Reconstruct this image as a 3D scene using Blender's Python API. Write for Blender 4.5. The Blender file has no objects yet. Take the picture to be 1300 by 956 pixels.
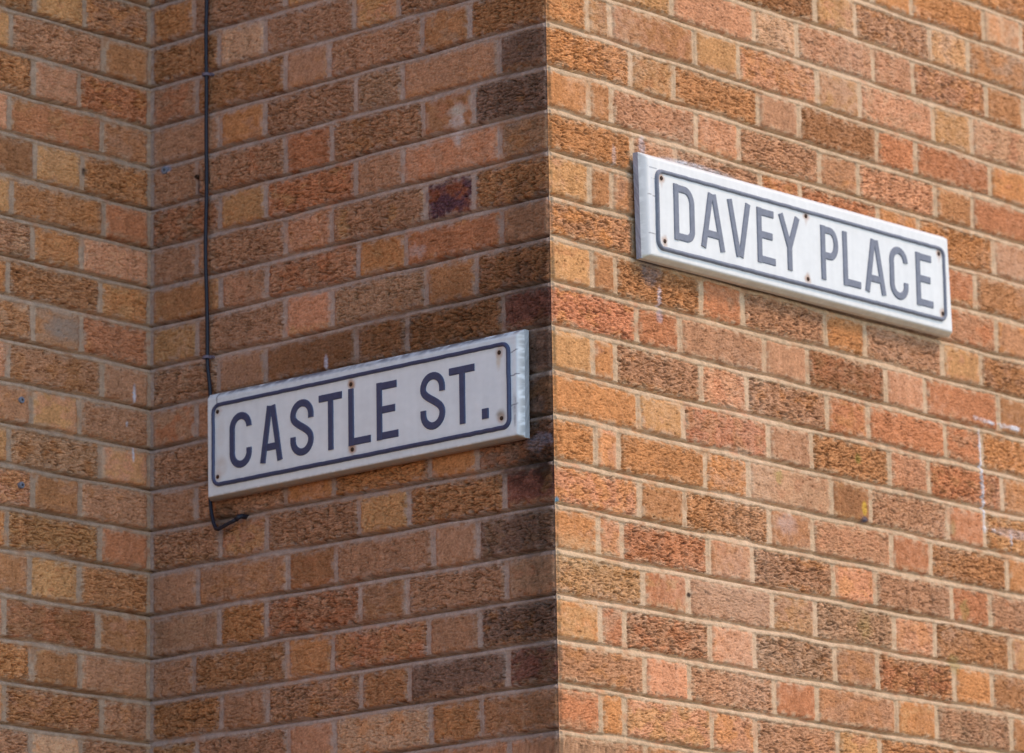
import bpy, math
import numpy as np
from mathutils import Vector, Matrix

# ------------------------------------------------------------------ camera, sky, sun, exposure
scene = bpy.context.scene
COL = scene.collection
Z0 = 3.9                                   # height of the reference bed joint above the pavement
WB = 0.9513                                # depth of the return between outer and inner corner

cam_d = bpy.data.cameras.new('camera'); cam = bpy.data.objects.new('camera', cam_d); COL.objects.link(cam)
cam.matrix_world = Matrix(((0.6586, -0.1663, -0.7339, -5.8257),
                           (-0.7520, -0.1548, -0.6407, -5.0160),
                           (0, 0, 0, -2.2951 + Z0), (0, 0, 0, 1)))
yaw, pitch, roll = 0.851245558, 0.223107327, -0.0163861451
fw = Vector((math.sin(yaw)*math.cos(pitch), math.cos(yaw)*math.cos(pitch), math.sin(pitch)))
r0 = Vector((math.cos(yaw), -math.sin(yaw), 0)); u0 = r0.cross(fw)
rt = math.cos(roll)*r0 + math.sin(roll)*u0; up = -math.sin(roll)*r0 + math.cos(roll)*u0
cam.matrix_world = Matrix(((rt.x, up.x, -fw.x, -5.82573185), (rt.y, up.y, -fw.y, -5.01596977),
                           (rt.z, up.z, -fw.z, -2.29508845 + Z0), (0, 0, 0, 1)))
cam_d.sensor_fit = 'HORIZONTAL'; cam_d.sensor_width = 36.0
cam_d.lens = 36.0*6034.5325/1300.0
cam_d.shift_y = -44.5/1300.0
cam_d.clip_end = 2000; cam_d.clip_start = 0.1
cam_d.dof.use_dof = True
cam_d.dof.focus_distance = (Vector((0, 0.05, Z0-0.55)) - cam.matrix_world.translation).dot(fw)
cam_d.dof.aperture_fstop = 5.0
scene.camera = cam

SUN_AZ, SUN_EL = math.radians(150), math.radians(50)
world = bpy.data.worlds.new('World'); scene.world = world; world.use_nodes = True
wn = world.node_tree; bg = wn.nodes['Background']
sky = wn.nodes.new('ShaderNodeTexSky'); sky.sky_type = 'NISHITA'; sky.sun_disc = False
sky.sun_elevation = SUN_EL; sky.sun_rotation = SUN_AZ
sky.air_density = 1.4; sky.dust_density = 0.4; sky.ozone_density = 4.0
wn.links.new(sky.outputs[0], bg.inputs[0]); bg.inputs[1].default_value = 0.15

sun_d = bpy.data.lights.new('sun', 'SUN'); sun = bpy.data.objects.new('sun', sun_d); COL.objects.link(sun)
sun_d.energy = 1.2; sun_d.angle = math.radians(13); sun_d.color = (1.0, 0.72, 0.43)
sd = Vector((math.sin(SUN_AZ)*math.cos(SUN_EL), math.cos(SUN_AZ)*math.cos(SUN_EL), math.sin(SUN_EL)))
sun.rotation_euler = sd.to_track_quat('Z', 'Y').to_euler()
sun.location = sd*20

scene.view_settings.view_transform = 'Standard'; scene.view_settings.look = 'None'
scene.view_settings.gamma = 1.0; scene.view_settings.use_curve_mapping = False
scene.view_settings.exposure = 0.97
scene.render.engine = 'CYCLES'

# ------------------------------------------------------------------ noise helpers (numpy)
def _hash(ix, iy, seed):
    h = (ix.astype(np.int64)*374761393 + iy.astype(np.int64)*668265263 + seed*1442695041) & 0xffffffff
    h = ((h ^ (h >> 13))*1274126177) & 0xffffffff
    return (h ^ (h >> 16)) & 0xffffffff
def gnoise(x, y, seed=0):
    ix = np.floor(x); iy = np.floor(y); fx = x-ix; fy = y-iy
    ix = ix.astype(np.int64); iy = iy.astype(np.int64)
    def g(a, b, dx, dy):
        t = _hash(ix+a, iy+b, seed)/4294967296.0*6.2831853
        return np.cos(t)*dx + np.sin(t)*dy
    sx = fx*fx*fx*(fx*(fx*6-15)+10); sy = fy*fy*fy*(fy*(fy*6-15)+10)
    a = g(0, 0, fx, fy); b = g(1, 0, fx-1, fy); c = g(0, 1, fx, fy-1); d = g(1, 1, fx-1, fy-1)
    return ((a+(b-a)*sx) + ((c+(d-c)*sx)-(a+(b-a)*sx))*sy)*1.5
def fbm(x, y, seed=0, o=3):
    s = 0; a = 1.0; t = 0
    for i in range(o):
        s = s + a*gnoise(x*2**i, y*2**i, seed+i*17); t += a; a *= .55
    return s/t
def sstep(a, b, x):
    t = np.clip((x-a)/(b-a), 0, 1); return t*t*(3-2*t)
def h1(*k):
    v = 1234567
    for q in k: v = ((v ^ (int(q)+0x9e37)) * 2654435761 + 0x7f4a) & 0xffffffff; v ^= v >> 15
    return (v & 0xffffff)/16777216.0

# ------------------------------------------------------------------ object helpers
def link(o, parent=None):
    COL.objects.link(o)
    if parent is not None: o.parent = parent
    return o
def thing(name, label, cat, loc, group=None):
    o = bpy.data.objects.new(name, None); COL.objects.link(o); o.location = loc
    o['label'] = label; o['category'] = cat
    if group: o['group'] = group
    o.empty_display_size = .1
    return o
def mesh_obj(name, V, F, mat, parent=None, col=None, smooth=False, label=None):
    """V (n,3) world coordinates, F (m,4) quads (or list of polygons); a child keeps world coordinates through its parent's offset"""
    off = np.array(parent_origin(parent))
    me = bpy.data.meshes.new(name)
    V = np.asarray(V, dtype=np.float64) - off
    if isinstance(F, np.ndarray):
        n = len(F); me.vertices.add(len(V)); me.vertices.foreach_set('co', V.astype(np.float32).ravel())
        me.loops.add(n*4); me.loops.foreach_set('vertex_index', F.astype(np.int32).ravel())
        me.polygons.add(n); me.polygons.foreach_set('loop_start', np.arange(0, n*4, 4, dtype=np.int32))
        me.update(calc_edges=True)
    else:
        me.from_pydata([tuple(v) for v in V], [], F); me.update()
    me.validate()
    if col is not None:
        a = me.color_attributes.new('col', 'FLOAT_COLOR', 'POINT')
        c = np.ones((len(V), 4), np.float32); c[:, :col.shape[1]] = col
        a.data.foreach_set('color', c.ravel())
    if smooth: me.polygons.foreach_set('use_smooth', np.ones(len(me.polygons), bool))
    me.materials.append(mat)
    o = bpy.data.objects.new(name, me); link(o, parent)
    if label: o['label'] = label
    return o
def parent_origin(p):
    x = np.zeros(3)
    while p is not None:
        x = x + np.array(p.location); p = p.parent
    return x

def mat_new(name, color=(.5, .5, .5), rough=.8, spec=.3, metal=0.0, attr=False, bump=None, var=0.0, vscale=60):
    m = bpy.data.materials.new(name); m.use_nodes = True; nt = m.node_tree; b = nt.nodes['Principled BSDF']
    b.inputs['Roughness'].default_value = rough; b.inputs['Metallic'].default_value = metal
    b.inputs['Specular IOR Level'].default_value = spec
    tc = nt.nodes.new('ShaderNodeTexCoord')
    src = None
    if attr:
        at = nt.nodes.new('ShaderNodeAttribute'); at.attribute_name = 'col'; src = at.outputs['Color']
    else:
        rgb = nt.nodes.new('ShaderNodeRGB'); rgb.outputs[0].default_value = (*color, 1); src = rgb.outputs[0]
    if var > 0:
        n = nt.nodes.new('ShaderNodeTexNoise'); n.inputs['Scale'].default_value = vscale; n.inputs['Detail'].default_value = 6
        n.inputs['Roughness'].default_value = .65
        nt.links.new(tc.outputs['Object'], n.inputs['Vector'])
        mr = nt.nodes.new('ShaderNodeMapRange'); mr.inputs[1].default_value = .3; mr.inputs[2].default_value = .7
        mr.inputs[3].default_value = 1-var; mr.inputs[4].default_value = 1+var
        nt.links.new(n.outputs['Fac'], mr.inputs[0])
        mx = nt.nodes.new('ShaderNodeVectorMath'); mx.operation = 'SCALE'
        nt.links.new(src, mx.inputs[0]); nt.links.new(mr.outputs[0], mx.inputs['Scale']); src = mx.outputs[0]
    nt.links.new(src, b.inputs['Base Color'])
    if bump:
        sc, dist, st = bump
        n2 = nt.nodes.new('ShaderNodeTexNoise'); n2.inputs['Scale'].default_value = sc; n2.inputs['Detail'].default_value = 5
        mp = nt.nodes.new('ShaderNodeMapping'); mp.inputs['Scale'].default_value = (1, 1, 1)
        nt.links.new(tc.outputs['Object'], mp.inputs[0]); nt.links.new(mp.outputs[0], n2.inputs['Vector'])
        bp = nt.nodes.new('ShaderNodeBump'); bp.inputs['Distance'].default_value = dist; bp.inputs['Strength'].default_value = st
        nt.links.new(n2.outputs['Fac'], bp.inputs['Height']); nt.links.new(bp.outputs[0], b.inputs['Normal'])
    return m

M_brick = mat_new('brickwork', rough=.93, spec=.15, attr=True, var=.16, vscale=330, bump=(420, .0012, .6))
# fine torn fibres along the brick, only where the face is rough (alpha of the colour attribute)
nt = M_brick.node_tree; bs = nt.nodes['Principled BSDF']
at_ = [n for n in nt.nodes if n.type == 'ATTRIBUTE'][0]; tc_ = [n for n in nt.nodes if n.type == 'TEX_COORD'][0]; bp_ = [n for n in nt.nodes if n.type == 'BUMP'][0]
mp_ = nt.nodes.new('ShaderNodeMapping'); mp_.inputs['Scale'].default_value = (1, 1, 5.6); nt.links.new(tc_.outputs['Object'], mp_.inputs[0])
fn = nt.nodes.new('ShaderNodeTexNoise'); fn.inputs['Scale'].default_value = 88; fn.inputs['Detail'].default_value = 5; fn.inputs['Roughness'].default_value = .6; fn.inputs['Distortion'].default_value = .25
nt.links.new(mp_.outputs[0], fn.inputs['Vector'])
rm = nt.nodes.new('ShaderNodeMapRange'); rm.inputs[1].default_value = .36; rm.inputs[2].default_value = .56; rm.inputs[3].default_value = 0; rm.inputs[4].default_value = 1
nt.links.new(fn.outputs['Fac'], rm.inputs[0])
m1 = nt.nodes.new('ShaderNodeMath'); m1.operation = 'MULTIPLY'; nt.links.new(rm.outputs[0], m1.inputs[0]); nt.links.new(at_.outputs['Alpha'], m1.inputs[1])
b2 = nt.nodes.new('ShaderNodeBump'); b2.inputs['Distance'].default_value = .0016; b2.inputs['Strength'].default_value = .7
nt.links.new(m1.outputs[0], b2.inputs['Height']); nt.links.new(bp_.outputs[0], b2.inputs['Normal']); nt.links.new(b2.outputs[0], bs.inputs['Normal'])
# dirt sits in the deepest fibres
iv = nt.nodes.new('ShaderNodeMapRange'); iv.inputs[1].default_value = 0; iv.inputs[2].default_value = 1; iv.inputs[3].default_value = .80; iv.inputs[4].default_value = 1.10
nt.links.new(rm.outputs[0], iv.inputs[0])
mxf = nt.nodes.new('ShaderNodeMix'); mxf.data_type = 'FLOAT'; mxf.inputs['A'].default_value = 1.0; nt.links.new(at_.outputs['Alpha'], mxf.inputs['Factor']); nt.links.new(iv.outputs[0], mxf.inputs['B'])
sc_ = nt.nodes.new('ShaderNodeVectorMath'); sc_.operation = 'SCALE'; nt.links.new(bs.inputs['Base Color'].links[0].from_socket, sc_.inputs[0]); nt.links.new(mxf.outputs[0], sc_.inputs['Scale'])
nt.links.new(sc_.outputs[0], bs.inputs['Base Color'])
M_paint = mat_new('old_white_paint', rough=.55, spec=.35, attr=True, var=.03, vscale=120, bump=(160, .0006, .3))
M_plate = mat_new('enamelled_plate', rough=.42, spec=.45, attr=True, var=.02, vscale=60, bump=(55, .0006, .25))
M_navy = mat_new('navy_letter_paint', (.055, .064, .125), rough=.5, spec=.4, var=.18, vscale=140, bump=(220, .0005, .3))
M_faded = mat_new('faded_letter_paint', (.190, .192, .225), rough=.6, spec=.3, var=.14, vscale=110, bump=(220, .0005, .3))
M_screw = mat_new('rusty_screw', (.060, .028, .014), rough=.7, spec=.4, metal=.3, var=.4, vscale=500)
M_cable = mat_new('black_cable_sheath', (.012, .012, .022), rough=.5, spec=.4, var=.2, vscale=200)
M_clip = mat_new('grey_clip', (.16, .12, .15), rough=.6, spec=.4, var=.2, vscale=300)
M_plug = mat_new('grey_plug', (.20, .20, .23), rough=.5, spec=.4, var=.2, vscale=400)
M_core = mat_new('dark_core', (.12, .09, .07), rough=.95, var=.2, vscale=20)

# ------------------------------------------------------------------ brick layout (metres from the outer / inner corner, per course)
RC = {-3: [0.2229, 0.3426, 0.5721, 0.6918, 0.9213, 1.0415, 1.27, 1.3928],
      -2: [0.1091, 0.169, 0.3985, 0.5182, 0.7475, 0.8669, 1.0958, 1.2149],
      -1: [0.2229, 0.3378, 0.5686, 0.6909, 0.9175, 1.0401, 1.2705, 1.3902],
      0: [0.1097, 0.1699, 0.3977, 0.5207, 0.7471, 0.8731, 1.0967, 1.2179],
      1: [0.2219, 0.3387, 0.5732, 0.6907, 0.9212, 1.0387, 1.2708, 1.3902],
      2: [0.1083, 0.1682, 0.3962, 0.5165, 0.7466, 0.8619, 1.0951, 1.2109],
      3: [0.221, 0.3396, 0.5732, 0.6881, 0.9177, 1.0396, 1.2736, 1.3902],
      4: [0.1068, 0.1645, 0.3985, 0.5182, 0.7477, 0.8674, 1.0969, 1.2113],
      5: [0.2229, 0.3426, 0.5721, 0.6918, 0.9213, 1.041, 1.2713, 1.3902],
      6: [0.1084, 0.17, 0.3996, 0.5148, 0.7492, 0.8656, 1.0989, 1.2191],
      7: [0.2234, 0.339, 0.571, 0.6941, 0.9224, 1.0413, 1.2689, 1.3902],
      8: [0.1059, 0.1651, 0.3937, 0.5193, 0.7471, 0.8669, 1.0985, 1.2119],
      9: [0.2225, 0.3418, 0.5753, 0.6981, 0.9259, 1.0444, 1.2714, 1.3902],
      10: [0.1094, 0.1685, 0.3985, 0.5172, 0.751, 0.8658, 1.0976, 1.2121],
      11: [0.2206, 0.3404, 0.5708, 0.693, 0.9222, 1.0403, 1.2763, 1.3902],
      12: [0.1121, 0.173, 0.401, 0.5215, 0.7502, 0.8715, 1.1004, 1.2195],
      13: [0.2245, 0.3431, 0.5728, 0.6946, 0.9231, 1.0456, 1.2762, 1.3902],
      14: [0.1122, 0.1749, 0.3993, 0.5215, 0.7471, 0.8703, 1.0984, 1.2146],
      15: [0.2235, 0.3416, 0.5721, 0.6918, 0.9213, 1.041, 1.2705, 1.3902]}
RB = {-3: [0.1117, 0.3328, 0.4448, 0.666, 0.7779],
      -2: [0.1712, 0.2832, 0.5043, 0.6127, 0.8424],
      -1: [0.1117, 0.3413, 0.4465, 0.662, 0.7784],
      0: [0.1755, 0.2851, 0.5062, 0.6138, 0.8346],
      1: [0.1104, 0.3324, 0.4445, 0.6649, 0.777],
      2: [0.1693, 0.2856, 0.502, 0.615, 0.8348],
      3: [0.1117, 0.3346, 0.4463, 0.6639, 0.7774],
      4: [0.1722, 0.2825, 0.5036, 0.6161, 0.8371],
      5: [0.1095, 0.3295, 0.4424, 0.6629, 0.776],
      6: [0.1679, 0.2832, 0.5033, 0.6172, 0.8354],
      7: [0.1108, 0.3299, 0.448, 0.6657, 0.7824],
      8: [0.1712, 0.2832, 0.5043, 0.6163, 0.8376],
      9: [0.1117, 0.3328, 0.4448, 0.666, 0.7779],
      10: [0.1736, 0.2808, 0.5045, 0.6195, 0.8379],
      11: [0.1135, 0.329, 0.446, 0.6657, 0.7794],
      12: [0.173, 0.2743, 0.5005, 0.6149, 0.8342],
      13: [0.1114, 0.3348, 0.4441, 0.6666, 0.7819],
      14: [0.1724, 0.2875, 0.5095, 0.6179, 0.8443],
      15: [0.1117, 0.3328, 0.4448, 0.666, 0.7779]}
RA = {-3: [0.1152, 0.3447, 0.4644],
      -2: [0.1624, 0.2837, 0.5158],
      -1: [0.1153, 0.3398, 0.4644],
      0: [0.1752, 0.2862, 0.5158],
      1: [0.1185, 0.344, 0.4644],
      2: [0.1666, 0.2812, 0.5158],
      3: [0.114, 0.3369, 0.4644],
      4: [0.1677, 0.2856, 0.5158],
      5: [0.1211, 0.3428, 0.4644],
      6: [0.1669, 0.2843, 0.5158],
      7: [0.1167, 0.3413, 0.4644],
      8: [0.1718, 0.2867, 0.5158],
      9: [0.1199, 0.338, 0.4644],
      10: [0.1691, 0.2817, 0.5158],
      11: [0.1211, 0.342, 0.4644],
      12: [0.1701, 0.2879, 0.5158],
      13: [0.1243, 0.346, 0.4644],
      14: [0.1674, 0.2829, 0.5158],
      15: [0.1152, 0.3447, 0.4644]}

JC = {0: 1.2, 1: -.4, 2: -.9, 3: .9, 4: -1.7, 5: 3.4, 6: .7, 7: 1.8, 8: -.3, 9: .1, 10: -2.6, 11: -1.7, 12: -2.4, 13: -2.1, 14: -2.1}
JI = {-3: 2.6, -2: .5, -1: -1, 0: -3.1, 1: -2, 2: -4.9, 3: -3.2, 4: -1.2, 5: 2.6, 6: .8, 7: 1.5, 8: 2.5, 9: 4.2, 10: 4.6, 11: 5.4, 12: 2.1, 13: -.4}
JR = {-3: 3.4, -2: 2.4, -1: 1.7, 0: -3.8, 1: -1.6, 2: 1.9, 3: -.5, 4: -2.5, 5: -1.1, 6: 2.1, 7: -.4, 8: -1, 9: -1.3, 10: -3.2, 11: -.8, 12: 0, 13: 1.1}
# colour of every brick face in view, course by course from the corner outwards
KC = {-3: '.....ooсr'.replace('с', 'c'), -2: 'oomokymcg', -1: 'oypcpppb', 0: 'obbypypyp', 1: 'obbmkrro', 2: 'obmpmbpbr', 3: 'bmmoroomb',
      4: 'ybmorbmrb', 5: 'oommbmro', 6: 'ybbrmomyb', 7: 'Rrmmkprb', 8: 'yomPmrrro', 9: 'oyRmbpro', 10: 'opbokbmro'.replace('kbm', 'mkm'),
      11: 'Pbbmmrbo', 12: 'oprpmPmrm', 13: 'yrmmgpbm', 14: 'yrmpgmrob', 15: 'bPmrmogb'}
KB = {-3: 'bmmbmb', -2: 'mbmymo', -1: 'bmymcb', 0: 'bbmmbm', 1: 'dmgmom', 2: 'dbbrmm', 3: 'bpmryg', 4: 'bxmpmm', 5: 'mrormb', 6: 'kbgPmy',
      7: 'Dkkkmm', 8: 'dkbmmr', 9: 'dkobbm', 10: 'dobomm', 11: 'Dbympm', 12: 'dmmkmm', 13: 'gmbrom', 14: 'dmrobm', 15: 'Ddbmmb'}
KA = {-3: 'mby', -2: 'myb', -1: 'bmy', 0: 'rpb', 1: 'mbp', 2: 'byk', 3: 'rby', 4: 'pom', 5: 'obo', 6: 'rgb', 7: 'mbp', 8: 'myb',
      9: 'pby', 10: 'mbp', 11: 'rbo', 12: 'byb', 13: 'bkp', 14: 'mbo', 15: 'mby'}
PAL = {'o': (.47, .195, .062), 'b': (.33, .145, .054), 'k': (.20, .082, .030), 'm': (.34, .178, .105), 'g': (.29, .180, .112),
       'p': (.50, .235, .135), 'P': (.60, .260, .145), 'r': (.40, .140, .062), 'R': (.46, .160, .085), 'D': (.22, .078, .048),
       'y': (.46, .245, .095), 'c': (.60, .370, .225), 'x': (.105, .042, .045), 'd': (.215, .112, .068)}
_mean = (.375, .178, .088)
PAL = {a: tuple(g*(.60*x+.40*y) for x, y, g in zip(c, _mean, (1.42, 1.34, 1.20))) if a not in 'xdD' else tuple(1.25*x for x in c) for a, c in PAL.items()}
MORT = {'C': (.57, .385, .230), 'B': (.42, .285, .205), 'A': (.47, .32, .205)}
RND = 'oobbbkmmmmgpprryoyc'
S_, H_ = .2295, .1197

def row_for(wall, k):
    """perpend positions and first brick parity for a course"""
    rows = {'C': RC, 'B': RB, 'A': RA}[wall]
    if k in rows: us = list(rows[k])
    else:
        j = lambda i: (h1(k, i, ord(wall))-.5)*.004
        if wall == 'C': us = [.109+j(1), .169+j(2)] if k % 2 == 0 else [.223+j(1)]
        elif wall == 'B': return [a+j(i) for i, a in enumerate([.1712, .2832, .5043, .6163, .8376] if k % 2 == 0 else [.1117, .3328, .4448, .666, .778])]
        else: us = [.1666+j(1)] if k % 2 == 0 else [.1152+j(1)]
    if wall == 'B': return us
    # lengthen the course with alternating stretchers and headers
    d = us[-1]-us[-2] if len(us) > 1 else (H_ if (wall == 'A') == (k % 2 == 0) else H_)
    if len(us) == 1: nxt = H_
    elif len(us) == 2 and wall == 'C' and k % 2 == 0: nxt = S_
    else: nxt = H_ if d > .17 else S_
    if len(us) == 1 and wall == 'A' and k % 2: nxt = S_
    i = 0
    while us[-1] < 5.5:
        us.append(us[-1]+nxt+(h1(k, i, 7)-.5)*.004); nxt = H_ if nxt > .17 else S_; i += 1
    return us

def joint_z(wall, k, u):
    a = JC.get(k, (h1(k, 3)-.5)*4); b = JI.get(k, (h1(k, 4)-.5)*4); r = JR.get(k, (h1(k, 5)-.5)*4)
    if wall == 'C': e = a + (r-a)*np.clip(u/1.33, 0, 1)
    elif wall == 'B': e = a + (b-a)*np.clip(u/WB, 0, 1)
    else: e = b + 0*u
    wob = gnoise(u*9+k*3.3, u*0+k*1.7, 5)*1.6*(sstep(0, .08, u) if wall != 'A' else 1) * (sstep(0, .08, WB-u) if wall == 'B' else 1)
    return -.075*k + (e+wob)*.001

# stains with a shape of their own: (u, z, ru, rz, colour or None for a darkening, strength)
ST = {'C': [(.40, -.180, .10, .008, (.62, .58, .58), .75), (.30, -.186, .03, .006, (.55, .50, .52), .6), (.247, -.168, .010, .018, (.6, .56, .6), .45),
            (.262, -.385, .030, .030, (.16, .15, .16), .55), (.285, -.43, .006, .020, (.75, .62, .62), .75), (.285, -.462, .010, .012, (.55, .45, .48), .5),
            (.17, -.20, .006, .02, (.65, .60, .60), .3), (.845, -.722, .008, .014, (.62, .36, .05), .8), (.845, -.742, .010, .006, (.06, .07, .11), .8),
            (.833, -.633, .010, .010, (.38, .28, .06), .6), (.601, -.698, .012, .012, (.34, .26, .06), .45), (.835, -.935, .022, .024, (.40, .27, .09), .4),
            (1.101, -.973, .018, .016, (.34, .24, .06), .45), (1.138, -.872, .014, .020, (.30, .24, .07), .5), (1.111, -.723, .008, .018, (.3, .22, .06), .35),
            (.0062, -.8178, .0075, .0065, (.10, .32, .42), .9), (.345, -.937, .006, .005, (.05, .03, .02), .9), (1.30, -.71, .06, .010, (.72, .66, .68), .35),
            (.06, -.90, .10, .03, (.62, .42, .22), .25), (.62, -.78, .03, .02, (.55, .5, .5), .2)],
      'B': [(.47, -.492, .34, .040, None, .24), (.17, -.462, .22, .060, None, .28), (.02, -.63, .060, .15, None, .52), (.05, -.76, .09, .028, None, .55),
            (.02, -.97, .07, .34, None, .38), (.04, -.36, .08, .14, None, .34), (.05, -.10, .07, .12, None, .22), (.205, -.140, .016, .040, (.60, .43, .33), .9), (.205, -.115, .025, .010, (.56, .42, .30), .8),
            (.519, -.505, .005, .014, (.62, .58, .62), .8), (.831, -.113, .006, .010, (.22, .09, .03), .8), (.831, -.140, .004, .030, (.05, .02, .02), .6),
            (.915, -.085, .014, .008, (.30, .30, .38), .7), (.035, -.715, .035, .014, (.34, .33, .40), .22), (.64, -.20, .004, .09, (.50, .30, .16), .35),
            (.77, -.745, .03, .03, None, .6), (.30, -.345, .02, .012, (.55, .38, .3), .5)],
      'A': [(.171*0+.0408, -.61, .003, .014, (.75, .75, .75), .8), (.0391, -.500, .004, .018, (.75, .74, .78), .85), (.0565, -.557, .004, .005, (.7, .7, .7), .8),
            (.163, -.1135, .006, .008, (.05, .03, .02), .8), (.21, -.41, .05, .02, (.33, .28, .22), .5)]}
# thin sealant dribbles (polyline in wall coordinates, half width)
DR = {'C': [([(1.2040, -.520), (1.2070, -.592), (1.2078, -.666), (1.2110, -.716)], .0044, .9), ([(1.19, -.505), (1.2576, -.509), (1.36, -.507)], .0038, .42),
            ([(1.214, -.7125), (1.24, -.7115), (1.262, -.712)], .003, .4), ([(1.292, -.715), (1.294, -.745)], .003, .3)], 'B': [], 'A': []}

def grid_lines(a, b, fine_a, fine_b, fs, cs):
    L = []
    if a < fine_a: L += list(np.linspace(a, fine_a, max(2, int((fine_a-a)/cs)+1))[:-1])
    L += list(np.linspace(fine_a, fine_b, int(round((fine_b-fine_a)/fs))+1))
    if fine_b < b: L += list(np.linspace(fine_b, b, max(2, int((b-fine_b)/cs)+1))[1:])
    return np.array(L)

ZL = grid_lines(-3.9, 2.1, -1.22, .40, .0015, .0125)
def edge_profile(z):
    """height of the arris of the outer corner, shared by both walls"""
    m = np.ones_like(z)
    for k in range(-30, 55):
        jz = -.075*k + JC.get(k, (h1(k, 3)-.5)*4)*.001
        m = np.minimum(m, np.abs(z-jz)/.0055)
    brick = sstep(.8, 1.25, m)
    n = fbm(z*60, z*0+.5, 91, 3)
    chip = sstep(.18, .5, gnoise(z*21, z*0+3.3, 95))*(.5+.5*gnoise(z*70, z*0+1.3, 96))
    return brick*(-.0055*chip-.0026-.0045*np.clip(n, -.4, 1)) + (1-brick)*(-.0065-.002*n)

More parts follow.
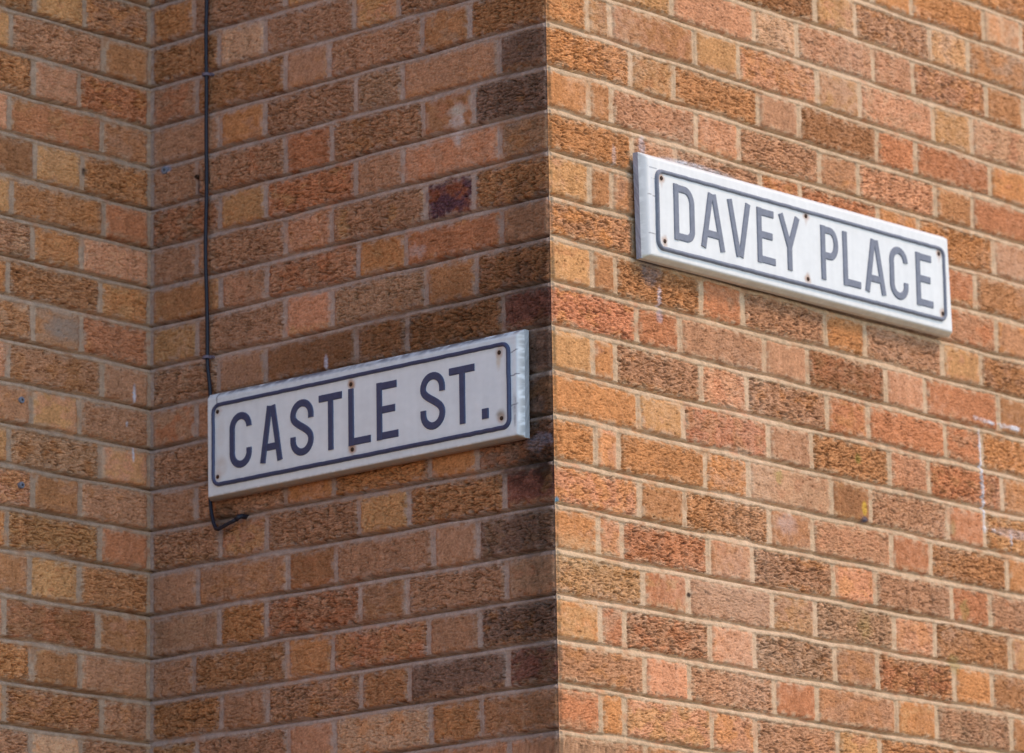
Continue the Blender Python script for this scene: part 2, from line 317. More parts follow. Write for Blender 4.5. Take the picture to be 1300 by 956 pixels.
def build_wall(wall, ulines, name, label, parent):
    U, Z = np.meshgrid(ulines, ZL, indexing='xy')
    nz, nu = U.shape
    H = np.zeros_like(U); C = np.zeros((nz, nu, 3)); AL = np.zeros_like(U)
    mort = np.array(MORT[wall])
    seed = {'A': 11, 'B': 37, 'C': 59}[wall]
    dmax = {'A': .0130, 'B': .0145, 'C': .0085}[wall]
    lowf = fbm(U*3.1, Z*3.7, seed, 3)
    e1 = gnoise(U*120, Z*120, seed+1); e2 = gnoise(U*38, Z*38, seed+2)
    # dragged face: long torn creases running along the brick, crossed by a slow warp
    wz = Z + .0035*gnoise(U*45, Z*60, seed+3) + .0012*gnoise(U*140, Z*140, seed+33)
    cr1 = gnoise(U*46, wz*265, seed+4); cr2 = gnoise(U*90+9, wz*470, seed+5)
    fz = gnoise(U*27+3, wz*150, seed+41); fz2 = gnoise(U*52+8, wz*250, seed+42); fsel = gnoise(U*19, Z*80, seed+43)
    grit = gnoise(U*420, Z*420, seed+6); grit2 = gnoise(U*210, Z*260, seed+7)
    patch = fbm(U*24, Z*34, seed+8, 3); band = gnoise(U*30, Z*5, seed+9); blot = fbm(U*60, Z*70, seed+10, 3)
    pit = gnoise(U*150, Z*170, seed+12)
    kmin = int(math.floor(-ZL[-1]/.075))-1; kmax = int(math.ceil(-ZL[0]/.075))+1
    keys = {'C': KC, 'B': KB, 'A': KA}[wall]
    for k in range(kmin, kmax+1):
        zt = -.075*(k-1)+.008; zb = -.075*k-.008
        r0_ = np.searchsorted(ZL, zb); r1_ = np.searchsorted(ZL, zt)
        if r1_ <= r0_: continue
        sl = slice(r0_, r1_)
        u = U[sl]; z = Z[sl]
        jt = joint_z(wall, k-1, u); jb = joint_z(wall, k, u)
        inside = (z < jt) & (z >= jb)
        per = np.array(row_for(wall, k))
        tilt = (z+.075*(k-.5))*((h1(k, 2, seed)-.5)*.05)
        uu = u + tilt + e2[sl]*.0006
        bi = np.searchsorted(per, uu.ravel()).reshape(u.shape)
        ext = np.concatenate([[-9.0], per, [99.0]])
        if wall == 'A': ext[0] = 0.0
        if wall == 'B': ext[-1] = WB
        dl = uu-ext[bi]; dr = ext[bi+1]-uu
        hp = {'A': .0055, 'B': .0050, 'C': .0060}[wall] + .0008*lowf[sl]
        hb = .0064 + .0016*gnoise(u*6, u*0+k, seed+13) + .0012*gnoise(u*31, u*0+k*1.3, seed+15)
        db = z-jb; dt = jt-z
        hbot = hb; 
        dx = np.minimum(dl, dr)-hp; dy = np.minimum(db, dt)-hbot
        R_ = .005
        corner = R_-np.hypot(np.maximum(R_-dx, 0), np.maximum(R_-dy, 0))
        s = np.where((dx < R_) & (dy < R_), corner, np.minimum(dx, dy))
        s = s + e1[sl]*.0010 + e2[sl]*.0014
        # broken arrises here and there
        s = s - .006*sstep(.30, .70, patch[sl])*(s < .008)
        mask = sstep(-.0008, .0016, s)
        # per brick numbers
        nb = len(ext)
        rnd = np.array([[h1(k, i, seed, q) for q in range(10)] for i in range(nb)])
        rb = rnd[np.minimum(bi, nb-1)]
        wid = (np.append(ext[1:], 99)-ext)[np.minimum(bi, nb-1)]
        wid = np.where(bi == 0, per[0] if wall != 'A' else wid, wid)
        stretch = (wid > .15).astype(float)
        ks = keys.get(k, '')
        cols = []; 
        for i in range(nb):
            c = ks[i] if i < len(ks) and ks[i] in PAL else RND[int(h1(k, i, seed, 77)*len(RND))]
            cols.append(c)
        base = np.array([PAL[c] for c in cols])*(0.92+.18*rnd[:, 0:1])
        sec = np.array([PAL[RND[int(h1(k, i, seed, 78)*len(RND))]] if PAL else 0 for i in range(nb)])
        # second tone stays close in value to the first
        lum = base.mean(1, keepdims=True)/sec.mean(1, keepdims=True)
        sec = sec*(.35+.65*lum)
        isx = np.array([c == 'x' for c in cols]); sec[isx] = (.36, .10, .035)
        bcol = base[bi]; scol = sec[bi]
        # creases
        rough = (.18+1.20*rb[..., 1]**1.1)*np.where(stretch > .5, 1.0, .45)
        rough_lift = 1+.20*np.clip(rough, 0, 1.3)  # rough bricks get a lighter colour to offset the shade in their creases
        rough = rough*{'A': 1.0, 'B': 1.25, 'C': .95}[wall]
        g1 = sstep(.12, .50, cr1[sl]+.25*cr2[sl])*sstep(-.55, .15, patch[sl]+.35*(rb[..., 2]-.2))
        g2 = sstep(.15, .60, cr2[sl])
        fs = np.clip((1-sstep(.03, .15, np.abs(fz[sl])))*sstep(-.25, .15, fsel[sl]) + .8*(1-sstep(.03, .17, np.abs(fz2[sl])))*sstep(.05, .35, -fsel[sl]), 0, 1)
        fs = fs*np.clip(rough*1.1, 0, 1)
        pt = sstep(.52, .72, pit[sl])
        hb_ = -rough*(.0020*g1+.0012*g2) - .0050*fs - .0030*pt*(rb[..., 7]) + .0009*rough*cr1[sl]*.5 + .00035*grit[sl]+.0006*blot[sl]
        hb_ = hb_ - .0022*(1-sstep(0, .0045, s)) + (rb[..., 3]-.5)*.0022 + (rb[..., 4]-.5)*.02*(z+.075*(k-.5)) - .0010
        # struck pointing: pressed in under the brick above, nearly flush over the brick below
        t = np.where(db < dt, (db+hb)/(2*hb), (hb-dt)/(2*hb))
        amt = np.clip(.85+.60*gnoise(u*5.3+k*2.1, u*0+k*.7, seed+14), .15, 1.15)
        hm = -(.0014 + dmax*amt*(.25*np.clip(t, 0, 1)+.95*sstep(.40, .85, t)))
        hm = np.where(dy > 0, -(.0026+.0015*rb[..., 5]), hm)
        hm = hm + .0005*e1[sl] + .0006*grit[sl] + .0004*grit2[sl]
        h = mask*hb_ + (1-mask)*hm
        H[sl] = np.where(inside, h, H[sl])
        # colour
        pt2 = sstep(-.05, .30, patch[sl]+.25*band[sl]+(rb[..., 6]-.62)*.9)
        col = bcol + (scol-bcol)*pt2[..., None]*.75
        col = col*(rough_lift*{'A': 1.06, 'B': .86, 'C': .92}[wall])[..., None]
        flash = (rb[..., 8] > .72)*sstep(.022, .012, db)*sstep(-.4, .1, blot[sl])
        fc = np.array([.44, .17, .045])*.35+scol*.65
        col = col + (fc-col)*flash[..., None]*.6
        col = col*(1+.30*blot[sl]+.26*grit2[sl]+.14*grit[sl]+.14*band[sl])[..., None]
        col = col*(1-.22*(g1*rough.clip(0, 1))-.10*g2*rough.clip(0, 1)-.50*fs-.50*pt*rb[..., 7])[..., None]
        lightf = sstep(.35, .7, grit[sl]*.6+grit2[sl]*.6+.25)*.22
        col = col + (np.array([.55, .36, .22])-col)*lightf[..., None]*.55
        # mortar smeared over the arrises
        sm = (1-sstep(.0, .014, s))*sstep(-.1, .5, blot[sl]+e2[sl]*.4+.08)*.75
        col = col + (mort-col)*sm[..., None]
        mc = mort*(1+.30*blot[sl]+.16*grit[sl]+.22*lowf[sl]+.12*e1[sl])[..., None]
        mc = mc + (bcol*.9-mc)*(sstep(.0, .6, patch[sl]+.3*e2[sl])*.55)[..., None]
        col = mask[..., None]*col + (1-mask[..., None])*mc
        C[sl] = np.where(inside[..., None], col, C[sl])
        AL[sl] = np.where(inside, mask*np.clip(rough, 0, 1.2), AL[sl])
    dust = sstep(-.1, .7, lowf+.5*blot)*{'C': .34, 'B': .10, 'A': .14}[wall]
    C += (np.array([.60, .41, .28])-C)*dust[..., None]
    # local stains
    wu = U+.006*gnoise(U*70, Z*70, seed+20)+.003*gnoise(U*190, Z*190, seed+21); wv = Z+.006*gnoise(U*70+5, Z*70, seed+22)+.003*gnoise(U*190, Z*190+4, seed+23)
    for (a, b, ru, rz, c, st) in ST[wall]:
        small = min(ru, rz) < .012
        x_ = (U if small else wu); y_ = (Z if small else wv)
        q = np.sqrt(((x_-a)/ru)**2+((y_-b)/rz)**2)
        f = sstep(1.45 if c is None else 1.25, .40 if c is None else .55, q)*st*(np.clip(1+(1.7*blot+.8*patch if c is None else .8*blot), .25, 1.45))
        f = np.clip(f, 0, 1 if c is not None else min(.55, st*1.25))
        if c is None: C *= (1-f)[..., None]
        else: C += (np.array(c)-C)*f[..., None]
    for pts, hw, base_ in DR[wall]:
        d = np.full(U.shape, 9.0)
        for (a, b), (a2, b2) in zip(pts[:-1], pts[1:]):
            vx, vy = a2-a, b2-b; t = np.clip(((U-a)*vx+(Z-b)*vy)/(vx*vx+vy*vy), 0, 1)
            d = np.minimum(d, np.hypot(U-a-t*vx, Z-b-t*vy))
        w = hw*(1+.6*gnoise(U*60, Z*60, 77)); f = sstep(w*1.15, w*.7, d)*np.clip(base_+1.2*blot+.9*gnoise(U*30, Z*24, 78), 0, .85)
        C += (np.array([.72, .69, .68])-C)*f[..., None]; H += .0018*f
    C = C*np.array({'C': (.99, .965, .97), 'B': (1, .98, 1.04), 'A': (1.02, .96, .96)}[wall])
    C = np.clip(C, .008, .85)
    # placement
    if wall == 'C':
        w = sstep(.012, 0, U); e = edge_profile(Z); H = H*(1-w)+e*w
        X = U - w*e; Y = -H
    elif wall == 'B':
        w = sstep(.012, 0, U); e = edge_profile(Z); H = H*(1-w)+e*w
        X = -H; Y = U - w*e
    else:
        X = -U; Y = WB-H
    V = np.stack([X, Y, Z+Z0], -1).reshape(-1, 3)
    idx = np.arange(nz*nu).reshape(nz, nu)
    a = idx[:-1, :-1].ravel(); b = idx[:-1, 1:].ravel(); c = idx[1:, 1:].ravel(); d = idx[1:, :-1].ravel()
    F = np.stack([a, b, c, d], 1) if wall == 'C' else np.stack([b, a, d, c], 1)
    return mesh_obj(name, V, F, M_brick, parent, np.concatenate([C, AL[..., None]], 2).reshape(-1, 4), True, label)

# ------------------------------------------------------------------ ground
def sheet(name, x0, x1, y0, y1, z, mat):
    o = mesh_obj(name, [(x0, y0, z), (x1, y0, z), (x1, y1, z), (x0, y1, z)], [(0, 1, 2, 3)], mat); o['kind'] = 'structure'; return o
M_pave = mat_new('pale_paving', (.42, .38, .33), rough=.85, var=.15, vscale=3)
nt = M_pave.node_tree; bk = nt.nodes.new('ShaderNodeTexBrick'); bk.inputs['Scale'].default_value = 1.0
bk.inputs['Color1'].default_value = (.34, .30, .26, 1); bk.inputs['Color2'].default_value = (.28, .25, .22, 1); bk.inputs['Mortar'].default_value = (.12, .11, .10, 1)
bk.inputs['Mortar Size'].default_value = .006; bk.inputs['Brick Width'].default_value = .9; bk.inputs['Row Height'].default_value = .6
tcn = nt.nodes.new('ShaderNodeTexCoord'); nt.links.new(tcn.outputs['Object'], bk.inputs['Vector'])
nt.links.new(bk.outputs['Color'], nt.nodes['Principled BSDF'].inputs['Base Color'])
M_road = mat_new('asphalt', (.055, .053, .052), rough=.9, var=.3, vscale=30)
sheet('pavement', -150, 150, -150, 150, 0, M_pave)
sheet('added_dark_road', -60, -0.9, -2.0, 60, .004, M_road)  # unseen road, added dark and close in to cut bounce light on the return

# ------------------------------------------------------------------ the building
bld = thing('brick_building', 'weathered brown brick building corner in mixed orange, brown and pink bricks with pale mortar', 'building', (0, 0, 0))
build_wall('C', grid_lines(0, 3.2, 0, 1.45, .0019, .008), 'wall', 'sunlit orange brick wall face carrying the DAVEY PLACE sign', bld)
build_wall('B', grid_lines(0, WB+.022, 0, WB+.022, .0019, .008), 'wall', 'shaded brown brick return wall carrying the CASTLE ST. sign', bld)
build_wall('A', grid_lines(-.020, 2.6, -.020, .42, .0022, .008), 'wall', 'set back brick wall face left of the inner corner', bld)
def prism(name, pts, z0, z1, mat, parent, label=None):
    n = len(pts); V = [(x, y, z0) for x, y in pts]+[(x, y, z1) for x, y in pts]
    F = [tuple(range(n))[::-1], tuple(range(n, 2*n))]+[(i, (i+1) % n, n+(i+1) % n, n+i) for i in range(n)]
    return mesh_obj(name, V, F, mat, parent, label=label)
g_ = .03
prism('inner_masonry', [(g_, g_), (3.2, g_), (3.2, 3.5), (-2.6, 3.5), (-2.6, WB+g_), (g_, WB+g_)], .002, Z0+2.06, M_core, bld)
M_conc = mat_new('pale_concrete', (.4, .37, .32), var=.2, vscale=8)
prism('string_course', [(-.05, -.05), (3.25, -.05), (3.25, 3.55), (-2.65, 3.55), (-2.65, WB-.05), (-.05, WB-.05)], Z0+2.1, Z0+2.25, M_conc, bld)
M_up = mat_new('upper_brick', (.3, .15, .08), rough=.9)
ut = M_up.node_tree; ub = ut.nodes.new('ShaderNodeTexBrick'); ub.inputs['Scale'].default_value = 1.0
ub.inputs['Brick Width'].default_value = .225; ub.inputs['Row Height'].default_value = .075; ub.inputs['Mortar Size'].default_value = .005
ub.inputs['Color1'].default_value = (.40, .18, .08, 1); ub.inputs['Color2'].default_value = (.27, .13, .07, 1); ub.inputs['Mortar'].default_value = (.5, .36, .24, 1)
uc = ut.nodes.new('ShaderNodeTexCoord'); us_ = ut.nodes.new('ShaderNodeSeparateXYZ'); ua = ut.nodes.new('ShaderNodeMath'); ua.operation = 'ADD'; uv = ut.nodes.new('ShaderNodeCombineXYZ')
ut.links.new(uc.outputs['Object'], us_.inputs[0]); ut.links.new(us_.outputs[0], ua.inputs[0]); ut.links.new(us_.outputs[1], ua.inputs[1])
ut.links.new(ua.outputs[0], uv.inputs[0]); ut.links.new(us_.outputs[2], uv.inputs[1]); ut.links.new(uv.outputs[0], ub.inputs['Vector']); ut.links.new(ub.outputs[0], ut.nodes['Principled BSDF'].inputs['Base Color'])
prism('added_upper_storey', [(0, 0), (3.2, 0), (3.2, 3.5), (-2.6, 3.5), (-2.6, WB), (0, WB)], Z0+2.25, Z0+5.6, M_up, bld)  # unseen storey, added for the shadow it throws on the ground
prism('parapet', [(-.06, -.06), (3.26, -.06), (3.26, 3.56), (-2.66, 3.56), (-2.66, WB-.06), (-.06, WB-.06)], Z0+5.6, Z0+5.75, M_conc, bld)

# ------------------------------------------------------------------ signs
class Face:
    """local frame of a wall: s runs left to right as one looks at the wall, t is the distance out of the wall"""
    def __init__(f, wall): f.w = wall
    def p(f, s, t, z):
        return (s, -t, z+Z0) if f.w == 'C' else (-t, -s, z+Z0)      # on wall B s = -u

def quad_grid(face, corners, t, res, hfun, cfun, name, mat, parent, back_t, side_cols, label=None, drop=0.0):
    """slab whose front is a displaced sheet; corners = TL, TR, BR, BL in (s, z)"""
    (a, b, c, d) = [np.array(q) for q in corners]
    W_ = np.linalg.norm(b-a); Hh = np.linalg.norm(d-a)
    nx = max(2, int(W_/res)); ny = max(2, int(Hh/res))
    gx, gy = np.meshgrid(np.linspace(0, 1, nx+1), np.linspace(0, 1, ny+1))   # gy 0 = bottom
    P = (d[None, None]*(1-gx)[..., None]+c*gx[..., None])*(1-gy)[..., None] + (a*(1-gx)[..., None]+b*gx[..., None])*gy[..., None]
    s, z = P[..., 0], P[..., 1]
    ex = np.minimum(gx, 1-gx)*W_; ey = np.minimum(gy, 1-gy)*Hh
    h = hfun(s, z, ex, ey); col = cfun(s, z, ex, ey, gx, gy)
    def P3(s, t_, z):
        if face.w == 'C': return np.stack([s, -t_, z+Z0], -1)
        return np.stack([-t_, -s, z+Z0], -1)
    V = [P3(s, t+h, z).reshape(-1, 3)]; CC = [col.reshape(-1, 3)]
    n0 = (nx+1)*(ny+1); idx = np.arange(n0).reshape(ny+1, nx+1)
    F = [np.stack([idx[:-1, :-1].ravel(), idx[:-1, 1:].ravel(), idx[1:, 1:].ravel(), idx[1:, :-1].ravel()], 1)]
    m = 6
    for nm, sl in (('bottom', (0, slice(None))), ('top', (ny, slice(None))), ('left', (slice(None), 0)), ('right', (slice(None), nx))):
        ss, zz, hh = s[sl], z[sl], h[sl]; n = len(ss)
        tt = np.linspace(0, 1, m+1)[:, None]
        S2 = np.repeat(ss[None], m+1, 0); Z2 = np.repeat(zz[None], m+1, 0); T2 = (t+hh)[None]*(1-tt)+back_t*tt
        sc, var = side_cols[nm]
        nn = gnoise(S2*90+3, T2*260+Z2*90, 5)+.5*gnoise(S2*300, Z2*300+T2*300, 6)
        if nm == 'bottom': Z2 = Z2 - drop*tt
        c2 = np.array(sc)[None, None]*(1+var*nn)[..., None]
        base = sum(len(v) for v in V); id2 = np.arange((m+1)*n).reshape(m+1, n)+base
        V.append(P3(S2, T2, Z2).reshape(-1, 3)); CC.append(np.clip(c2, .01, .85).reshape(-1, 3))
        q = np.stack([id2[:-1, :-1].ravel(), id2[:-1, 1:].ravel(), id2[1:, 1:].ravel(), id2[1:, :-1].ravel()], 1)
        if nm in ('bottom', 'right'): q = q[:, ::-1]
        F.append(q)
    V = np.concatenate(V); CC = np.concatenate(CC); F = np.concatenate(F)
    return mesh_obj(name, V, np.ascontiguousarray(F), mat, parent, CC, True, label)

def sweep(face, pts, width, t0, height, closed=False, bev=.0014, lip=0.0):
    """raised stroke with mitred joints following pts in (s, z)"""
    P = np.array(pts, float); n = len(P)
    prof = [(-.5*width, 0), (-.5*width+bev*.25, height*.6), (-.5*width+bev, height), (.5*width-bev, height), (.5*width-bev*.25, height*.6), (.5*width, 0)]
    V = []; m = len(prof)
    for i in range(n):
        if closed: d0 = P[i]-P[i-1]; d1 = P[(i+1) % n]-P[i]
        else:
            d0 = P[i]-P[i-1] if i > 0 else P[1]-P[0]; d1 = P[i+1]-P[i] if i < n-1 else P[-1]-P[-2]
        d0 = d0/np.linalg.norm(d0); d1 = d1/np.linalg.norm(d1)
        n0 = np.array([-d0[1], d0[0]]); n1 = np.array([-d1[1], d1[0]]); mm = n0+n1; mm /= np.linalg.norm(mm)
        k = 1/max(.35, mm.dot(n0))
        for a, b in prof:
            q = P[i]+mm*a*k; V.append(face.p(q[0], t0+b, q[1]))
    F = []
    rng = range(n) if closed else range(n-1)
    for i in rng:
        j = (i+1) % n
        for q in range(m-1): F.append((i*m+q+1, i*m+q, j*m+q, j*m+q+1))
    if not closed:
        F.append(tuple(range(m))); F.append(tuple((n-1)*m+q for q in range(m))[::-1])
    return V, F
def join(parts):
    V = []; F = []
    for v, f in parts:
        o = len(V); V += v; F += [tuple(i+o for i in q) for q in f]
    return V, F
def arc(cx, cz, rx, rz, a0, a1, n=14):
    return [(cx+rx*math.cos(math.radians(a0+(a1-a0)*i/n)), cz+rz*math.sin(math.radians(a0+(a1-a0)*i/n))) for i in range(n+1)]

def glyph(ch, w, h, st):
    """centre lines of condensed street-sign capitals in a w x h box; coordinates are of stroke centres"""
    k = st/2; L, R_, B_, T = k, w-k, k, h-k; cx = w/2; rx = (R_-L)/2
    if ch == 'C': return [[(R_, T-.021)]+arc(cx, T-rx*1.05, rx, rx*1.05, 5, 180)+arc(cx, B_+rx*1.0, rx, rx*1.0, 180, 355)+[(R_, B_+.027)]]
    if ch == 'D': return [[(L, 0), (L, h)], [(L, T), (cx*.95, T)]+arc(R_-rx*.95, T-rx*1.1, rx*.95, rx*1.1, 82, 0, 10)+arc(R_-rx*.75, B_+rx*.7, rx*.75, rx*.7, 0, -84, 8)+[(L, B_)]]
    if ch == 'S':
        bz = []
        for i in range(15):
            t = i/14; a = (1-t)**3; b = 3*t*(1-t)**2; c = 3*t*t*(1-t); d = t**3
            bz.append((a*L+b*(L-.0005)+c*(R_+.0005)+d*R_, (T-rx)*a+h*.545*b+h*.485*c+(B_+rx)*d))
        return [[(R_, T-rx-.007)]+arc(cx, T-rx, rx, rx, 0, 176)+bz+arc(cx, B_+rx, rx, rx, -4, -180)+[(L, B_+rx+.007)]]
    if ch == 'A': return [[(L*.9, 0), (cx-k*.55, h)], [(cx+k*.55, h), (w-L*.9, 0)], [(L+.009, h*.27), (R_-.009, h*.27)]]
    if ch == 'V': return [[(L*.9, h), (cx-k*.45, 0)], [(cx+k*.45, 0), (w-L*.9, h)]]
    if ch == 'E': return [[(L, 0), (L, h)], [(L, T), (w-.003, T)], [(L, h*.52), (w-.007, h*.52)], [(L, B_), (w, B_)]]
    if ch == 'L': return [[(L, 0), (L, h)], [(L, B_), (w, B_)]]
    if ch == 'T': return [[(0, T), (w, T)], [(cx, T), (cx, 0)]]
    if ch == 'P': return [[(L, 0), (L, h)], [(L, T), (cx, T)]+arc(R_-rx*.9, T-.0235, rx*.9, .0235, 85, -85, 14)+[(L, T-.047)]]
    if ch == 'Y': return [[(L*.9, h), (cx, h*.42), (cx, 0)], [(w-L*.9, h), (cx+.0004, h*.43)]]
    if ch == '.': return [[(k, 0), (k, .0165)]]

def white_front(seed, dirt, top_dirt, spots, cracks, rust=(), paint=(.80, .79, .775), under=None):
    def f(s, z, ex, ey, gx, gy):
        n = fbm(s*14, z*22, seed, 3); n2 = fbm(s*60, z*90, seed+3, 3); n3 = gnoise(s*30, z*260, seed+5)
        c = np.ones(s.shape+(3,))*np.array(paint)
        c *= (1+.06*n+.04*n2+.035*gnoise(s*95, z*7, seed+9))[..., None]
        e = np.minimum(ex, ey)
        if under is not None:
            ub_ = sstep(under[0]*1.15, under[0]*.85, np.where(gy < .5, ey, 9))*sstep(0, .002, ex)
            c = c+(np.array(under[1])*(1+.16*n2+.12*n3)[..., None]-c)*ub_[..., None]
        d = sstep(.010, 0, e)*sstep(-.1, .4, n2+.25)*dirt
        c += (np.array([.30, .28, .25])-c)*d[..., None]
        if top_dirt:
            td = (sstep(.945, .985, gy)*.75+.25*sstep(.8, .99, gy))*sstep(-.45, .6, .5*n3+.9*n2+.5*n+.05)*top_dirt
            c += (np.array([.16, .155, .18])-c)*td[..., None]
        for (a, b, ru, rz, cc, st) in spots:
            q = np.sqrt(((s+.002*n2-a)/ru)**2+((z+.002*n2-b)/rz)**2); ff = sstep(1.3, .35, q)*st*np.clip(1+.9*n2, .2, 1.2)
            c += (np.array(cc)-c)*np.clip(ff, 0, 1)[..., None]
        for (pts, hw, st) in cracks:
            dd = np.full(s.shape, 9.)
            for (a, b), (a2, b2) in zip(pts[:-1], pts[1:]):
                vx, vy = a2-a, b2-b; t = np.clip(((s-a)*vx+(z-b)*vy)/(vx*vx+vy*vy), 0, 1)
                dd = np.minimum(dd, np.hypot(s+.0012*n2-a-t*vx, z+.0012*n2-b-t*vy))
            c += (np.array([.10, .09, .11])-c)*(sstep(hw*1.3, hw*.5, dd)*st)[..., None]
        for (a, b, r, st, ln) in rust:
            q = np.hypot(s-a, z-b); f1 = sstep(r*3.0, r*.9, q+.005*n2)*st
            streak = sstep(.0045, .001, np.abs(s-a+.0015*n))*sstep(b+.001, b-.003, z)*sstep(b-ln, b-ln*.25, z)*st*.55
            ff = np.clip(np.maximum(f1, streak), 0, 1)
            c += (np.array([.42, .17, .05])-c)*(ff*.85)[..., None]
        return np.clip(c, .02, .85)
    return f

def screw(face, s, z, t, parent, r=.0038):
    V = []; F = []; n = 14
    rings = [(r, 0), (r*.98, .0007), (r*.78, .0015), (r*.35, .0019)]
    for rr, h in rings:
        for i in range(n): a = 6.28318*i/n; V.append(face.p(s+rr*math.cos(a), t+h, z+rr*math.sin(a)))
    for k in range(len(rings)-1):
        for i in range(n): F.append((k*n+i, k*n+(i+1) % n, (k+1)*n+(i+1) % n, (k+1)*n+i))
    # recessed slot across the head
    b = len(V); F.append(tuple((len(rings)-1)*n+i for i in range(n)))
    for dx, dz, h in ((-.8, -.16, .0021), (.8, -.16, .0021), (.8, .16, .0021), (-.8, .16, .0021)):
        V.append(face.p(s+dx*r, t+h, z+dz*r))
    o = mesh_obj('screw', V, F, M_screw, parent)
    return o

def make_sign(wall, label, root_s, board, plate, letters, hgt, z_base, ink, screws, side_cols, board_col, plate_col, back=.004, TB=.027, bevel=(.01, .01, .01, .01), bd=.012):
    face = Face(wall); sw = .0138 if wall == 'C' else .0132
    root = thing('street_sign', label, 'street sign', face.p(root_s[0], 0, root_s[1]))
    TP = TB+.0016
    def hb(s, z, ex, ey):
        n = fbm(s*11, z*160, 61, 3)
        (a, b, c, d) = board; w = .5*(b[0]-a[0]+c[0]-d[0])
        fx = np.clip((s-d[0]-(a[0]-d[0])*(z-d[1])/(a[1]-d[1])), 0, 9); f2 = np.clip(c[0]+(b[0]-c[0])*(z-c[1])/(b[1]-c[1])-s, 0, 9)
        zb_ = d[1]+(c[1]-d[1])*(s-d[0])/(c[0]-d[0]); zt_ = a[1]+(b[1]-a[1])*(s-a[0])/(b[0]-a[0])
        q = np.minimum(np.minimum(fx/bevel[0], f2/bevel[1]), np.minimum((zt_-z)/bevel[2], (z-zb_)/bevel[3]))
        q = np.clip(q, 0, 1.3); q = np.where(q > .85, .85+(q-.85)*.5, q); q = np.clip(q, 0, 1.0)
        return -bd*(1-q) + .0001*n
    quad_grid(face, board, TB, .0017, hb, board_col, 'backboard', M_paint, root, back, side_cols)
    (pl, pr, pt0, pt1, pb0, pb1) = plate          # left, right, top at left/right, bottom at left/right
    corners = [(pl, pt0), (pr, pt1), (pr, pb1), (pl, pb0)]
    def hp_(s, z, ex, ey): return .0003*fbm(s*18, z*18, 71, 2)
    ins = .005
    cs = [(pl+ins, pt0-ins), (pr-ins, pt1-ins), (pr-ins, pb1+ins), (pl+ins, pb0+ins)]
    pc = {'bottom': ((.5, .5, .5), .1), 'top': ((.5, .5, .5), .1), 'left': ((.5, .5, .5), .1), 'right': ((.5, .5, .5), .1)}
    pm = quad_grid(face, cs, TP, .0017, hp_, plate_col, 'sign_plate', M_plate, root, TB-.001, pc)
    # raised rim
    r = .014; k = .0035
    def mix(s_, top): 
        f = (s_-pl)/(pr-pl); return (pt0+(pt1-pt0)*f) if top else (pb0+(pb1-pb0)*f)
    L, R_ = pl+k, pr-k
    path = arc(R_-r, mix(R_, True)-k-r, r, r, 0, 90, 8) + arc(L+r, mix(L, True)-k-r, r, r, 90, 180, 8) + arc(L+r, mix(L, False)+k+r, r, r, 180, 270, 8) + arc(R_-r, mix(R_, False)+k+r, r, r, 270, 360, 8)
    full = []
    for i in range(len(path)):
        a = np.array(path[i]); b = np.array(path[(i+1) % len(path)]); full.append(tuple(a)); d = np.linalg.norm(b-a)
        if d > .03:
            m = int(d/.012)
            for q in range(1, m):
                p_ = a+(b-a)*q/m; p_ = p_+np.array([1, 1])*.00035*(h1(q, i, 5)-.5)*2; full.append(tuple(p_))
    V, F = sweep(face, full, .0078, TB-.0002, .0052, closed=True, bev=.0022)
    mesh_obj('rim', V, F, ink, pm, smooth=True)
    for ch, s0_, w_ in letters:
        strokes = glyph(ch, w_, hgt, sw); parts = []
        for i, stn in enumerate(strokes):
            pts = [(s0_+a, z_base+b+(hash(ch) % 1)*0) for a, b in stn]
            wd = sw if ch != '.' else .0155
            if ch == '.': pts = [(s0_+.0078, z_base+.001), (s0_+.0078, z_base+.0185)]
            parts.append(sweep(face, pts, wd, TP-.0004, .0024-.00018*i, bev=.0016))
        V, F = join(parts); mesh_obj('letter', V, F, ink, pm)
    for s_, z_ in screws: screw(face, s_, z_, TP, pm)
    return root

# DAVEY PLACE, on the sunlit wall
dscrew = [(.260, -.229), (.2655, -.339), (.661, -.2235), (.662, -.338), (1.056, -.2235), (1.062, -.335)]
make_sign('C', 'white painted street sign reading DAVEY PLACE in faded grey capitals on the sunlit brick wall', (.66, -.37),
          [(.2145, -.1885), (1.0920, -.1830), (1.0980, -.3710), (.2185, -.3745)],
          (.2445, 1.0735, -.2135, -.2095, -.3560, -.3500),
          [('D', .291, .0565), ('A', .364, .065), ('V', .438, .064), ('E', .5195, .050), ('Y', .581, .0605), ('P', .701, .0515), ('L', .7650, .0505),
           ('A', .829, .062), ('C', .9035, .0555), ('E', .983, .050)], .099, -.3310, M_faded, dscrew,
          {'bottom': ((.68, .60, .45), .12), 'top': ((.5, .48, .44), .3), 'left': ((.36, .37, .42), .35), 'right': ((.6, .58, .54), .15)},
          white_front(101, .35, .10, [(.235, -.28, .008, .09, (.62, .62, .64), .5)],
                      [([(.226, -.213), (.250, -.2145)], .0007, .7), ([(.227, -.262), (.247, -.263)], .0008, .8), ([(.228, -.330), (.250, -.3315)], .0008, .75), ([(.230, -.232), (.243, -.2325)], .0005, .5)], paint=(.77, .73, .68), under=(.0065, (.70, .62, .46))),
          white_front(103, .10, 0, [(1.064, -.33, .010, .02, (.66, .62, .56), .4)], [],
                      [(a, b, .0042, .8, .022) for a, b in dscrew], paint=(.74, .70, .65)), bevel=(.0105, .005, .008, .0065))
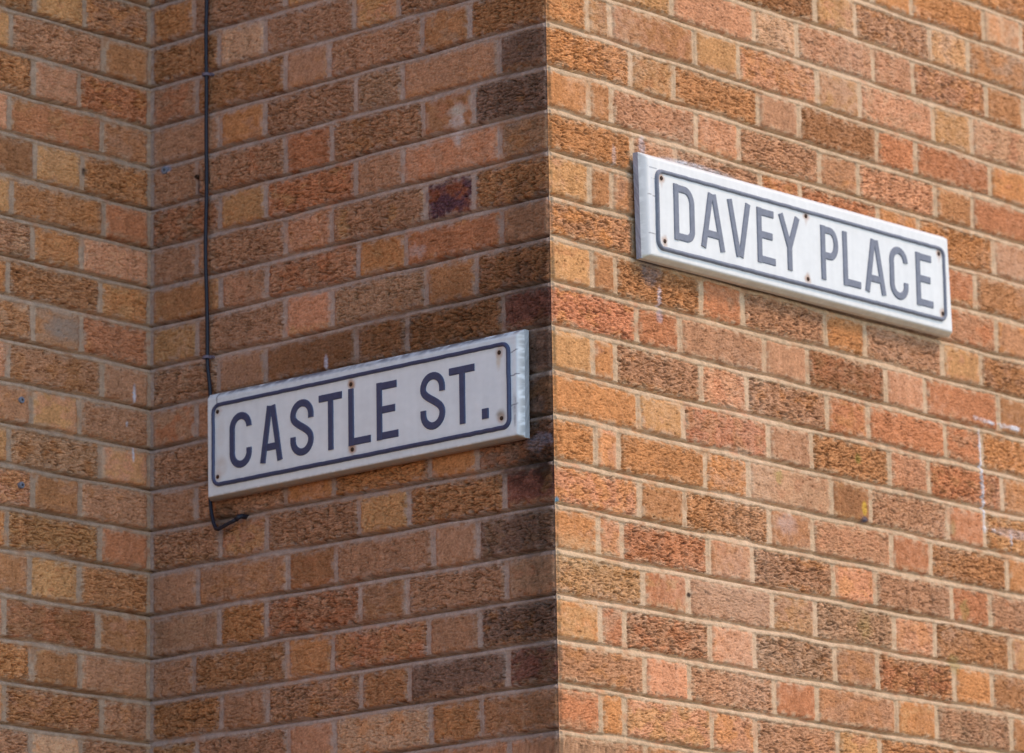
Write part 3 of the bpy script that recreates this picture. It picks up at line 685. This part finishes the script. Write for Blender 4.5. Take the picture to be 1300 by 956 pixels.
# CASTLE ST., on the shaded return
SX, SZ = 0, 0
cscrew = [(-.7535, -.561), (-.7535, -.6775), (-.432, -.5620), (-.430, -.6760), (-.0925, -.5605), (-.0895, -.6730)]
cscrew = [(a+SX, b+SZ) for a, b in cscrew]
make_sign('B', 'white painted street sign reading CASTLE ST. in navy capitals on the shaded brick wall', (-.42, -.71),
          [(a+SX, b+SZ) for a, b in [(-.786, -.5242), (-.0480, -.5258), (-.0500, -.7095), (-.7848, -.7144)]],
          (-.7675+SX, -.0695+SX, -.5455+SZ, -.5440+SZ, -.6945+SZ, -.6925+SZ),
          [(a, b+SX, c) for a, b, c in [('C', -.7240, .0545), ('A', -.6490, .0535), ('S', -.5765, .0560), ('T', -.5070, .0540), ('L', -.4385, .0520), ('E', -.3725, .0500),
           ('S', -.2715, .0565), ('T', -.2045, .0565), ('.', -.1330, .0160)]], .0995, -.6695+SZ, M_navy, cscrew,
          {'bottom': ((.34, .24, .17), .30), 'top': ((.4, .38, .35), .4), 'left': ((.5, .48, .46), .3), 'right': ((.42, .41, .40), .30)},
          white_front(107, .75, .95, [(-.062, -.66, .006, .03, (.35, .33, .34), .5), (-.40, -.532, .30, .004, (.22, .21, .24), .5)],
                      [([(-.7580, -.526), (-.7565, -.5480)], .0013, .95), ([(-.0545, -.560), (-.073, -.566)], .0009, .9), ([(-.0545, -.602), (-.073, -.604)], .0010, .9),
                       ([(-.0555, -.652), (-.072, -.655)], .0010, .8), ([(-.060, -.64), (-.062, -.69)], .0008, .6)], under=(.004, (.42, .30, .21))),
          white_front(109, .25, 0, [(-.745, -.66, .016, .02, (.55, .42, .32), .45), (-.745, -.60, .010, .03, (.70, .62, .56), .4), (-.092, -.667, .011, .011, (.36, .31, .25), .8),
                                    (-.095, -.575, .006, .016, (.62, .46, .28), .5)], [],
                      [(a, b, .0042, q, .018) for (a, b), q in zip(cscrew, (.35, .4, 1, .9, .6, .5))]), bevel=(.005, .0065, .0095, .004))

# ------------------------------------------------------------------ cable with its clips
def tube(pts, r, n=10):
    P = [Vector(p) for p in pts]; V = []; F = []; prev = None
    for i, p in enumerate(P):
        d = (P[min(i+1, len(P)-1)]-P[max(i-1, 0)]).normalized()
        a = Vector((0, 0, 1)) if abs(d.z) < .9 else Vector((1, 0, 0))
        if prev is not None: a = prev
        x = (a-d*a.dot(d)).normalized(); prev = x; y = d.cross(x)
        for j in range(n):
            t = 6.283185*j/n; V.append(tuple(p+x*(r*math.cos(t))+y*(r*math.sin(t))))
    for i in range(len(P)-1):
        for j in range(n): F.append((i*n+j, i*n+(j+1) % n, (i+1)*n+(j+1) % n, (i+1)*n+j))
    F.append(tuple(range(n))[::-1]); F.append(tuple((len(P)-1)*n+j for j in range(n)))
    return V, F
fb = Face('B')
cb = thing('cable', 'thin black cable clipped down the shaded wall, its bent tail poking out below CASTLE ST.', 'cable', fb.p(-.803, 0, -.76))
path = []
for i in range(70):
    z = 2.02-2.68*i/69; path.append(fb.p(-.8025+(.0078*max(0, min(1, (-.47-z)/.05)))+.0012*math.sin(z*9)+.0008*math.sin(z*31), .0062+.0012*math.sin(z*17), z))
path += [fb.p(-.7945, .0065, -.690), fb.p(-.7930, .0075, -.712), fb.p(-.7890, .010, -.727), fb.p(-.7835, .013, -.742), fb.p(-.7775, .015, -.755), fb.p(-.7690, .019, -.7655),
         fb.p(-.7615, .019, -.7680), fb.p(-.7520, .018, -.7650), fb.p(-.7400, .017, -.7610), fb.p(-.7300, .016, -.7585), fb.p(-.7210, .015, -.7555)]
V, F = tube(path, .0035); mesh_obj('sheath', V, F, M_cable, cb, smooth=True)
V, F = tube([fb.p(-.7225, .0155, -.7560), fb.p(-.7165, .0140, -.7520), fb.p(-.7145, .008, -.7500), fb.p(-.7145, -.012, -.7500)], .0046); mesh_obj('end_clip', V, F, M_cable, cb, smooth=True)
def clip(z, s=-.8025):
    pts = []
    for i in range(9):
        a = math.pi*i/8; pts.append((s+.0062*math.cos(a), .0060+.0062*math.sin(a)))
    pts = [(s+.0062, -.002)]+pts+[(s-.0062, -.002)]
    V = []; F = []; n = len(pts)
    for dz in (-.0025, .0025):
        for k in (0, .0016):
            for a, t in pts: V.append(fb.p(s+(a-s)*(1+k*160*.5/.5*.0+k/.0062), t+(k if t > 0 else 0), z+dz))
    for i in range(n-1):
        F += [(i, i+1, n+i+1, n+i), (2*n+i+1, 2*n+i, 3*n+i, 3*n+i+1), (n+i, n+i+1, 3*n+i+1, 3*n+i), (i+1, i, 2*n+i, 2*n+i+1)]
    o = mesh_obj('cable_clip', V, F, M_clip, cb)
    V2, F2 = tube([fb.p(s+.0092, -.003, z), fb.p(s+.0092, .0035, z), fb.p(s+.0092, .0042, z)], .0028, 10)
    mesh_obj('nail', V2, F2, M_clip, o)
clip(.0679); clip(-.4520); clip(.62); clip(1.3)

# ------------------------------------------------------------------ small fixings left in the brickwork
def plug(wall, u, z, label, r=.0058, proud=.0035, tilt=0, group=None, mat=None, name='wall_plug', cat='wall plug'):
    if wall == 'A': base = Vector((-u, WB, z+Z0)); nrm = Vector((0, -1, 0)); rt_ = Vector((1, 0, 0))
    elif wall == 'B': base = Vector((0, u, z+Z0)); nrm = Vector((-1, 0, 0)); rt_ = Vector((0, -1, 0))
    else: base = Vector((u, 0, z+Z0)); nrm = Vector((0, -1, 0)); rt_ = Vector((1, 0, 0))
    upv = Vector((0, 0, 1)); n = 14
    nrm = (nrm-upv*tilt).normalized()
    prof = [(r, -.006), (r, proud*.7), (r*.85, proud), (r*.45, proud), (r*.4, -.003), (0.0001, -.003)]
    V = []; F = []
    for rr, h in prof:
        for i in range(n):
            a = 6.28318*i/n; V.append(tuple(base+rt_*(rr*math.cos(a))+upv*(rr*math.sin(a))+nrm*h))
    for k in range(len(prof)-1):
        for i in range(n): F.append((k*n+i, k*n+(i+1) % n, (k+1)*n+(i+1) % n, (k+1)*n+i))
    o = mesh_obj(name, np.array(V)-np.array(base), F, mat or M_plug); o.location = base
    o['label'] = label; o['category'] = cat
    if group: o['group'] = group
    return o
plug('A', .3129, -.5524, 'upper of two small grey plugs in the set back wall at the left', group='grey plugs in the left wall')
plug('A', .3115, -.7028, 'lower of two small grey plugs in the set back wall at the left', group='grey plugs in the left wall')
plug('B', .9152, -.0870, 'grey plug just right of the inner corner, high on the shaded wall', r=.0070, proud=.002, name='wall_plug')
plug('B', .8315, -.1150, 'rusty screw stub in a vertical joint just left of the black cable', r=.0040, proud=.004, mat=M_screw, name='rusty_screw', cat='screw')
